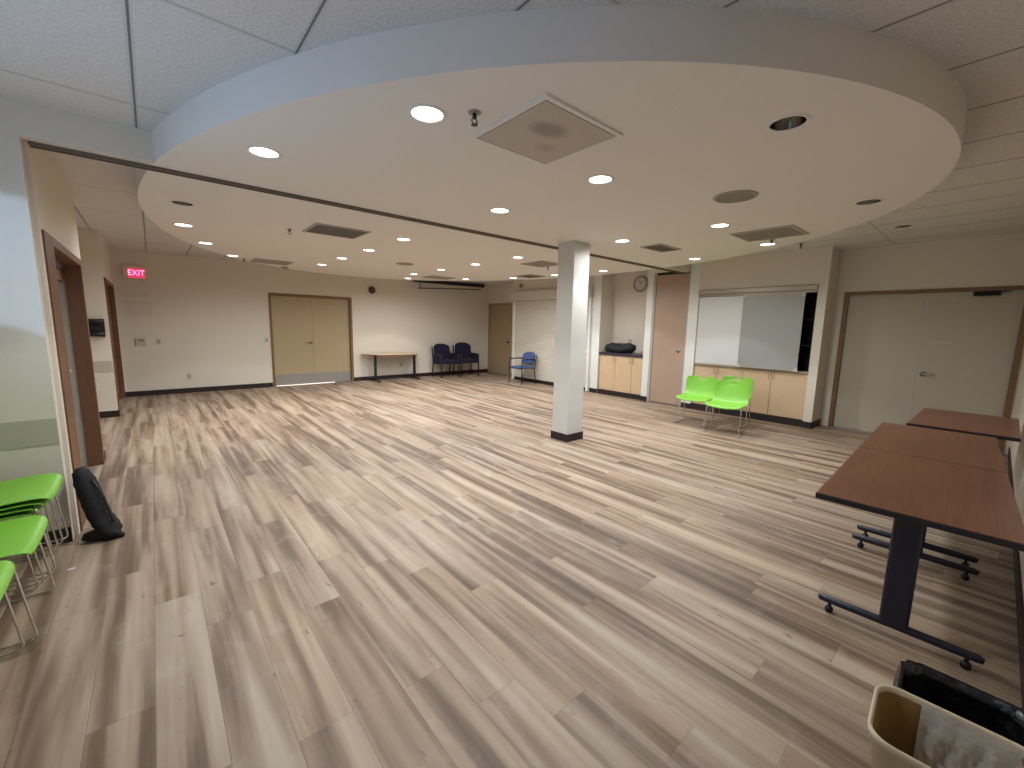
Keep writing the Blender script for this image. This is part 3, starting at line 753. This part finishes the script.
bl = thing('alarm_bell', 'dark red round alarm bell on the rear wall, right of the double door', 'alarm bell', (4.46, YB-0.001, 2.38))
bm = bmesh.new(); cyl(bm, (0, 0, 0), (0, -0.04, 0), 0.07, 0.07, n=28); mk('backplate', bm, 'red', bl)
bm = bmesh.new(); bmesh.ops.create_uvsphere(bm, u_segments=28, v_segments=14, radius=0.095, matrix=Matrix.Translation((0, -0.04, 0)) @ Matrix.Diagonal((1, 0.45, 1, 1)))
mk('gong', bm, 'red', bl, smooth=True)

def plate(x, z, w, h, label, nm='light_switch', cat='switch', y=YB, part='toggle', mat='plate', pm='kick'):
    t = thing(nm, label, cat, (x, y-0.0005, z))
    boxes('cover_plate', mat, [(-w/2, w/2, -0.008, 0, -h/2, h/2)], t, bevel=0.002)
    boxes(part, pm, [(-w*0.18, w*0.18, -0.014, -0.008, -h*0.2, h*0.2)], t)
t = thing('thermostat', 'pale thermostat with dark display on the rear wall below the exit sign', 'thermostat', (-0.19, YB-0.0005, 1.07))
boxes('housing', 'plate', [(-0.075, 0.075, -0.03, 0, -0.07, 0.07)], t, bevel=0.004)
boxes('display', 'kick', [(-0.05, 0.05, -0.033, -0.03, 0.0, 0.05)], t)
plate(0.08, 1.07, 0.07, 0.115, 'small light switch right of the thermostat on the rear wall')
plate(2.0-0.03, 1.09, 0.07, 0.115, 'small light switch just left of the rear double door frame')
plate(0.51, 0.35, 0.075, 0.12, 'power outlet low on the rear wall, left half', 'power_outlet', 'power outlet', part='socket')
plate(5.26, 0.37, 0.075, 0.12, 'power outlet low on the rear wall under the trapezoid table', 'power_outlet', 'power outlet', part='socket')
t = boxes('paper_notice', 'paper', [(-0.33, 0.0, YB-0.003, YB-0.0005, 1.92, 2.02)])
tag(t, 'narrow pale paper strip taped on the rear wall just under the exit sign', 'notice')
t = boxes('paper_notice', 'paper', [(-0.38, 0.02, YB-0.003, YB-0.0005, 1.56, 1.86)])
tag(t, 'larger pale paper sheet taped on the rear wall above the thermostat', 'notice')
t = thing('wall_strobe', 'small round device on the wall strip above the roller shutter', 'wall strobe', (XR-0.001, 8.76, 2.62))
bm = bmesh.new(); cyl(bm, (0, 0, 0), (-0.05, 0, 0), 0.05, 0.045, n=20); mk('housing', bm, 'grilledk', t)
bm = bmesh.new(); cyl(bm, (-0.05, 0, 0), (-0.065, 0, 0), 0.025, n=16); mk('dome', bm, 'kick', t)
# black handset unit on niche wall
t = thing('wall_phone', 'black wall-mounted phone by the brown door jamb on the left', 'wall phone', (-0.64, 8.788, 1.37))
boxes('base', 'blackpl', [(-0.11, 0.10, -0.03, 0, -0.13, 0.13)], t, bevel=0.008)
bm = bmesh.new(); tube(bm, rounded([(-0.1, -0.055, 0.08), (0.10, -0.055, 0.10)], 0.01), 0.035, 10); mk('handset', bm, 'blackpl', t, smooth=True)
bm = bmesh.new(); tube(bm, rounded([(-0.1, -0.055, -0.08), (0.10, -0.055, -0.10)], 0.01), 0.035, 10); mk('cradle', bm, 'blackpl', t, smooth=True)

# ------------------------------------------------------------------ green chairs (face +X locally)
prof = [(0.245, 0.398), (0.240, 0.418), (0.222, 0.432), (0.15, 0.437), (0.05, 0.428), (-0.05, 0.420), (-0.13, 0.422), (-0.185, 0.445), (-0.215, 0.49),
        (-0.235, 0.55), (-0.252, 0.62), (-0.264, 0.675), (-0.272, 0.715), (-0.277, 0.745), (-0.28, 0.76)]
hw = [0.215, 0.235, 0.250, 0.262, 0.265, 0.262, 0.256, 0.248, 0.242, 0.242, 0.244, 0.244, 0.238, 0.222, 0.200]
def chair_shell():
    bm = bmesh.new(); NU = 15
    grid = []
    for i, ((x, z), w) in enumerate(zip(prof, hw)):
        row = []
        for j in range(NU):
            u = -1 + 2*j/(NU-1)
            t = i/(len(prof)-1)
            back = max(0, min(1, (t-0.5)*3))
            dish = (1-back)*0.022*(abs(u)**2.2)
            wrap = back*0.045*(abs(u)**2.2)
            row.append(bm.verts.new((x+wrap, u*w, z+dish)))
        grid.append(row)
    for i in range(len(prof)-1):
        for j in range(NU-1):
            if i == 12 and 5 <= j <= 8: continue      # carry-handle slot
            bm.faces.new((grid[i][j], grid[i+1][j], grid[i+1][j+1], grid[i][j+1]))
    return bm
def make_green_chair(label):
    t = thing('stacking_chair', label, 'chair')
    o = mk('seat_shell', chair_shell(), 'green', t, smooth=True)
    md = o.modifiers.new('solid', 'SOLIDIFY'); md.thickness = 0.010; md.offset = 0
    md = o.modifiers.new('sub', 'SUBSURF'); md.levels = 1; md.render_levels = 1
    R = 0.0055
    for s in (-1, 1):
        bm = bmesh.new()
        y = 0.235*s; yi = 0.17*s
        tube(bm, rounded([(0.05, yi, 0.405), (0.17, yi, 0.405), (0.19, y, 0.40), (0.235, y, 0.012), (-0.24, y, 0.012), (-0.17, y, 0.395), (-0.10, yi, 0.40), (0.02, yi, 0.405)], 0.035, 4), R, 8)
        mk('sled_leg', bm, 'chrome', t, smooth=True)
    for x in (0.13, -0.08):
        bm = bmesh.new(); cyl(bm, (x, -0.17, 0.402), (x, 0.17, 0.402), R, n=8); mk('cross_bar', bm, 'chrome', t, smooth=True)
    return t
gc = make_green_chair('lime green stacking chair facing out, left of the pair below the whiteboards')
gc.location = (6.60, 3.09, 0); gc.rotation_euler = (0, 0, PI+math.radians(9)); gc['group'] = 'lime green chairs under the whiteboards'
dup(gc, (6.38, 2.52, 0), PI+math.radians(9), 'lime green stacking chair in front, right of the pair below the whiteboards', 'lime green chairs under the whiteboards')
dup(gc, (7.08, 2.74, 0), PI+math.radians(4), 'lime green stacking chair half hidden behind the others against the cabinet', 'lime green chairs under the whiteboards')
# left group, facing into the room
LG = 'lime green chairs by the left wing wall'
for k, lb in enumerate(('lowest lime green chair of the stack against the wing wall', 'second lime green chair up in the stack by the wing wall',
                        'third lime green chair up in the stack by the wing wall', 'topmost lime green chair of the stack by the wing wall')):
    dup(gc, (-0.825+0.025*k, 3.565, 0.027*k), 0, lb, LG)
dup(gc, (-0.753, 3.025, 0), 0, 'single lime green chair next to the stack at the left edge', LG)
dup(gc, (-0.783, 2.49, 0), 0, 'lime green chair nearest the camera, cut by the left edge', LG)

# ------------------------------------------------------------------ tables
ZTAB = 0.705
def train_table(L, D, leg_x, label, loc, rz, foot=0.61):
    """local origin: near-left top corner projected on floor; +x along the length, table extends to -y"""
    t = thing('training_table', label, 'table', loc, rz, 'cherry training tables pushed end to end')
    bm = bmesh.new(); box(bm, 0.004, L-0.004, -D+0.004, -0.004, ZTAB-0.004, ZTAB)
    mk('top', bm, 'cherry', t)
    bm = bmesh.new(); box(bm, 0, L, -D, 0, ZTAB-0.032, ZTAB-0.003)
    o = mk('edge_band', bm, 'black', t, bevel=0.004); o['label'] = 'black edge band'
    for x in leg_x:
        c = -D/2
        lg = boxes('leg', 'legblue', [(x-0.025, x+0.025, c-0.055, c+0.055, 0.07, ZTAB-0.045)], t, bevel=0.012)
        boxes('bracket', 'legblue', [(x-0.04, x+0.04, c-0.25, c+0.25, ZTAB-0.05, ZTAB-0.033)], lg)
        bm = bmesh.new(); tube(bm, [(x, c-foot/2, 0.068), (x, c-foot/2+0.02, 0.072), (x, c+foot/2-0.02, 0.072), (x, c+foot/2, 0.068)], 0.02, 10, [(0.014, 0.018), (0.02, 0.024), (0.02, 0.024), (0.014, 0.018)])
        ft = mk('foot', bm, 'legblue', t, smooth=True)
        for s in (-1, 1):
            bm = bmesh.new(); yy = c+s*(foot/2-0.05)
            cyl(bm, (x, yy, 0.055), (x, yy, 0.03), 0.008, n=8); cyl(bm, (x-0.010, yy, 0.019), (x+0.010, yy, 0.019), 0.0185, n=16)
            mk('caster', bm, 'blackpl', ft, smooth=True)
    return t
ang = math.radians(2.2)
ca, sa = math.cos(ang), math.sin(ang)
tx, ty = 2.53, 0.525
train_table(1.29, 0.70, [0.17, 1.20], 'cherry-topped training table nearest the camera with black edge', (tx, ty, 0), ang)
train_table(1.27, 0.70, [0.11, 1.16], 'cherry-topped training table in the middle of the row', (tx+1.295*ca, ty+1.295*sa, 0), ang)
train_table(1.26, 0.68, [0.14, 1.12], 'cherry-topped training table farthest, by the greige double doors', (5.25, 0.475, 0), math.radians(-0.5))

# trapezoid table against rear wall
tt = thing('trapezoid_table', 'trapezoid maple-topped table with black legs against the rear wall', 'table', (4.93, 10.90, 0))
poly = [(-0.82, -0.02), (0.82, -0.02), (0.52, -0.58), (-0.52, -0.58)]
bm = bmesh.new(); prism(bm, poly, ZTAB-0.028, ZTAB-0.002); o = mk('edge_band', bm, 'frame', tt)
bm = bmesh.new(); prism(bm, [(x*0.995, -0.3+(y+0.3)*0.99) for x, y in poly], ZTAB-0.002, ZTAB+0.001); mk('top', bm, 'mapletop', tt)
for x in (-0.56, 0.56):
    boxes('leg', 'black', [(x-0.025, x+0.025, -0.36, -0.28, 0.04, ZTAB-0.028)], tt, bevel=0.006)
    bm = bmesh.new(); tube(bm, [(x, -0.62, 0.022), (x, -0.34, 0.045), (x, -0.06, 0.022)], 0.02, 8); mk('foot', bm, 'black', tt, smooth=True)

# ------------------------------------------------------------------ upholstered chairs
def arm_chair(name, label, fab, fr, loc, rz, bh=0.84, w=0.54, thick=0.05, r=0.011, group=None):
    t = thing(name, label, 'chair', loc, rz, group)
    hw_ = w/2
    bm = bmesh.new(); box(bm, -0.22, 0.24, -hw_+0.035, hw_-0.035, 0.415, 0.415+thick)
    o = mk('seat', bm, fab, t, smooth=False, bevel=0.022)
    # curved backrest
    bm = bmesh.new(); n = 10; cols = []
    z0, z1 = 0.52, bh
    rows = 7
    fr_, bk_ = [], []
    for i in range(rows):
        tz = i/(rows-1); z = z0+(z1-z0)*tz
        ww = (hw_-0.035)*(1-0.16*(tz**4)-0.08*((1-tz)**4))
        a, b = [], []
        for j in range(n+1):
            u = -1+2*j/n
            zz = z - (0.05*abs(u)**3 if i == rows-1 else 0)
            x = -0.22-0.07*tz + 0.04*u*u
            a.append(bm.verts.new((x+0.022, u*ww, zz))); b.append(bm.verts.new((x-0.022, u*ww, zz)))
        fr_.append(a); bk_.append(b)
    for i in range(rows-1):
        for j in range(n):
            bm.faces.new((fr_[i][j], fr_[i][j+1], fr_[i+1][j+1], fr_[i+1][j]))
            bm.faces.new((bk_[i][j], bk_[i+1][j], bk_[i+1][j+1], bk_[i][j+1]))
        bm.faces.new((fr_[i][0], fr_[i+1][0], bk_[i+1][0], bk_[i][0])); bm.faces.new((fr_[i][n], bk_[i][n], bk_[i+1][n], fr_[i+1][n]))
    for j in range(n):
        bm.faces.new((fr_[0][j], bk_[0][j], bk_[0][j+1], fr_[0][j+1])); bm.faces.new((fr_[-1][j], fr_[-1][j+1], bk_[-1][j+1], bk_[-1][j]))
    mk('backrest', bm, fab, t, smooth=True)
    for s in (-1, 1):
        y = s*hw_
        bm = bmesh.new(); tube(bm, rounded([(0.22, y, 0.0), (0.22, y, 0.65), (-0.22, y, 0.65)], 0.05, 5), r, 8); mk('front_leg', bm, fr, t, smooth=True)
        bm = bmesh.new(); tube(bm, rounded([(-0.26, y, 0.0), (-0.21, y, 0.42), (-0.285, y*0.98, bh-0.08)], 0.1, 5), r, 8); mk('rear_leg', bm, fr, t, smooth=True)
        bm = bmesh.new(); box(bm, -0.20, 0.20, y-0.024, y+0.024, 0.652, 0.675); mk('armrest', bm, 'blackpl', t, bevel=0.008)
    if thick > 0.06:
        for s in (-1, 1):
            y = s*(hw_-0.01)
            bm = bmesh.new(); box(bm, -0.20, 0.19, y-0.014, y+0.014, 0.38, 0.645); mk('side_panel', bm, fab, t, bevel=0.01)
    bm = bmesh.new()
    for x in (0.2, -0.2): cyl(bm, (x, -hw_, 0.41), (x, hw_, 0.41), r, n=8)
    cyl(bm, (-0.25, -hw_, 0.60), (-0.25, hw_, 0.60), r*0.8, n=8)
    mk('seat_frame', bm, fr, t, smooth=True)
    return t
arm_chair('armchair', 'blue upholstered chair with black frame before the roller shutter', 'blue', 'black', (7.42, 8.22, 0), PI-math.radians(3))
arm_chair('armchair', 'navy padded armchair in the rear corner, left of the pair', 'navy', 'armwood', (6.47, 10.50, 0), -PI/2+math.radians(3), bh=0.96, w=0.60, thick=0.09, r=0.02, group='navy armchairs in the rear corner')
arm_chair('armchair', 'navy padded armchair in the rear corner, right of the pair', 'navy', 'armwood', (7.16, 10.46, 0), -PI/2+math.radians(-4), bh=0.99, w=0.60, thick=0.09, r=0.02, group='navy armchairs in the rear corner')

# ------------------------------------------------------------------ black bag leaning at the left corner
bg = thing('equipment_bag', 'long black bag slumped against the wing wall corner beside the chairs', 'bag', (-0.39, 3.86, 0))
bm = bmesh.new()
P = [(-0.055, 0.07, 0.515), (-0.05, 0.068, 0.49), (-0.035, 0.06, 0.42), (-0.015, 0.045, 0.33), (0.005, 0.03, 0.24), (0.025, 0.015, 0.16), (0.055, 0.0, 0.10), (0.09, -0.01, 0.045), (0.10, -0.012, 0.03)]
RR = [(0.02, 0.02), (0.045, 0.038), (0.062, 0.048), (0.066, 0.052), (0.066, 0.054), (0.068, 0.05), (0.07, 0.045), (0.06, 0.03), (0.02, 0.02)]
P2, R2 = [], []
for i in range(len(P)-1):
    for k in range(3):
        f = k/3; P2.append(Vector(P[i]).lerp(Vector(P[i+1]), f))
        w = 1 + 0.06*math.sin(7.3*(i+f)) if 0 < i < len(P)-2 else 1
        R2.append(((RR[i][0]*(1-f)+RR[i+1][0]*f)*w, (RR[i][1]*(1-f)+RR[i+1][1]*f)/w))
P2.append(Vector(P[-1])); R2.append(RR[-1])
tube(bm, P2, 0, 18, R2)
for v in bm.verts:
    if v.co.z < 0.004: v.co.z = 0.004
    v.co.y = min(v.co.y, 0.108)
mk('body', bm, 'bag', bg, smooth=True)
bm = bmesh.new(); tube(bm, rounded([(0.005, 0.02, 0.43), (0.045, -0.01, 0.33), (0.07, -0.03, 0.22), (0.09, -0.045, 0.13)], 0.05), 0.007, 6)
mk('strap', bm, 'blackpl', bg, smooth=True)
bm = bmesh.new(); tube(bm, [(-0.075, 0.03, 0.02), (-0.05, 0.03, 0.035), (0.0, 0.015, 0.045), (0.06, 0.0, 0.04), (0.10, -0.012, 0.03), (0.135, -0.02, 0.012)], 0.02, 14, [(0.01, 0.02), (0.03, 0.05), (0.042, 0.062), (0.042, 0.062), (0.03, 0.05), (0.008, 0.012)])
for v in bm.verts:
    if v.co.z < 0.003: v.co.z = 0.003
mk('base_flap', bm, 'bag', bg, smooth=True)
o = boxes('paper_scrap', 'board', [(-0.50, -0.465, 3.50, 3.52, 0.0005, 0.004)])
tag(o, 'tiny white scrap on the floor under the green chair stack', 'scrap')

# ------------------------------------------------------------------ waste bins
def rrect(w, d, r, n=6):
    pts = []
    for cx, cy, a0 in ((w/2-r, d/2-r, 0), (-w/2+r, d/2-r, PI/2), (-w/2+r, -d/2+r, PI), (w/2-r, -d/2+r, 1.5*PI)):
        for k in range(n+1):
            a = a0+k*PI/2/n; pts.append((cx+r*math.cos(a), cy+r*math.sin(a)))
    return pts
def loft(bm, secs, close_bottom=True):
    rings = [[bm.verts.new((x, y, z)) for x, y in pts] for pts, z in secs]
    n = len(rings[0])
    for q in range(len(rings)-1):
        for k in range(n):
            bm.faces.new((rings[q][k], rings[q][(k+1) % n], rings[q+1][(k+1) % n], rings[q+1][k]))
    if close_bottom: bm.faces.new(rings[-1] if close_bottom == 'last' else rings[0][::-1])
    return rings
def waste_bin(label, loc, rz, w, d, h, out, inn):
    t = thing('waste_bin', label, 'waste bin', loc, rz)
    bm = bmesh.new()
    loft(bm, [(rrect(w*0.74, d*0.74, 0.04), 0.0), (rrect(w*0.94, d*0.94, 0.055), h*0.93), (rrect(w*0.99, d*0.99, 0.06), h*0.935), (rrect(w, d, 0.06), h-0.006), (rrect(w-0.008, d-0.008, 0.058), h), (rrect(w-0.02, d-0.02, 0.054), h-0.004), (rrect(w-0.024, d-0.024, 0.052), h-0.02)])
    mk('body', bm, out, t, smooth=True, recalc=True)
    bm = bmesh.new()
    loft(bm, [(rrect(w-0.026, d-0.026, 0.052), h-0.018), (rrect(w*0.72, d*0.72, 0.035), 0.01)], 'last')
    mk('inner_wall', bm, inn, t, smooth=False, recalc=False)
    return t
wb = waste_bin('beige rectangular waste bin, open, at the lower right corner', (1.625, -0.052, 0), math.radians(3), 0.285, 0.36, 0.38, 'bin', 'binin')
rnd = random.Random(3)
def crumple(bm, secs, amp, seed):
    rr = random.Random(seed)
    rings = loft(bm, secs, False)
    for r_ in rings:
        for v in r_:
            v.co += Vector((rr.uniform(-amp, amp), rr.uniform(-amp, amp), rr.uniform(-amp, amp)))
bm = bmesh.new()
R = random.Random(5)
n_u, n_v = 16, 7
g = []
for i in range(n_u+1):
    row = []
    for j in range(n_v+1):
        y = 0.07-0.24*i/n_u; d = j/n_v
        x = 0.128 - 0.016*d - 0.018*math.sin(i*1.7+j*0.9)*d - R.uniform(0, 0.014)*d - 0.05*max(0, d-0.6)
        z = 0.374 - 0.20*d
        row.append(bm.verts.new((x-0.002, y, z + R.uniform(-0.008, 0.008)*d)))
    g.append(row)
for i in range(n_u):
    for j in range(n_v): bm.faces.new((g[i][j], g[i+1][j], g[i+1][j+1], g[i][j+1]))
o = mk('liner', bm, 'liner', wb, smooth=True); o['label'] = 'crumpled clear plastic liner'
wb2 = waste_bin('dark waste bin with black liner beside the beige bin', (1.94, -0.062, 0), math.radians(2), 0.25, 0.31, 0.30, 'blackpl', 'blackliner')
bm = bmesh.new()
secs = []
for s, z in ((1.03, 0.24), (1.05, 0.27), (1.045, 0.30), (1.01, 0.315), (0.95, 0.310), (0.88, 0.27), (0.80, 0.18), (0.70, 0.08)):
    secs.append((rrect(0.25*s, 0.31*s, 0.055, 8), z))
crumple(bm, secs, 0.005, 11)
mk('bag_liner', bm, 'blackliner', wb2, smooth=True)
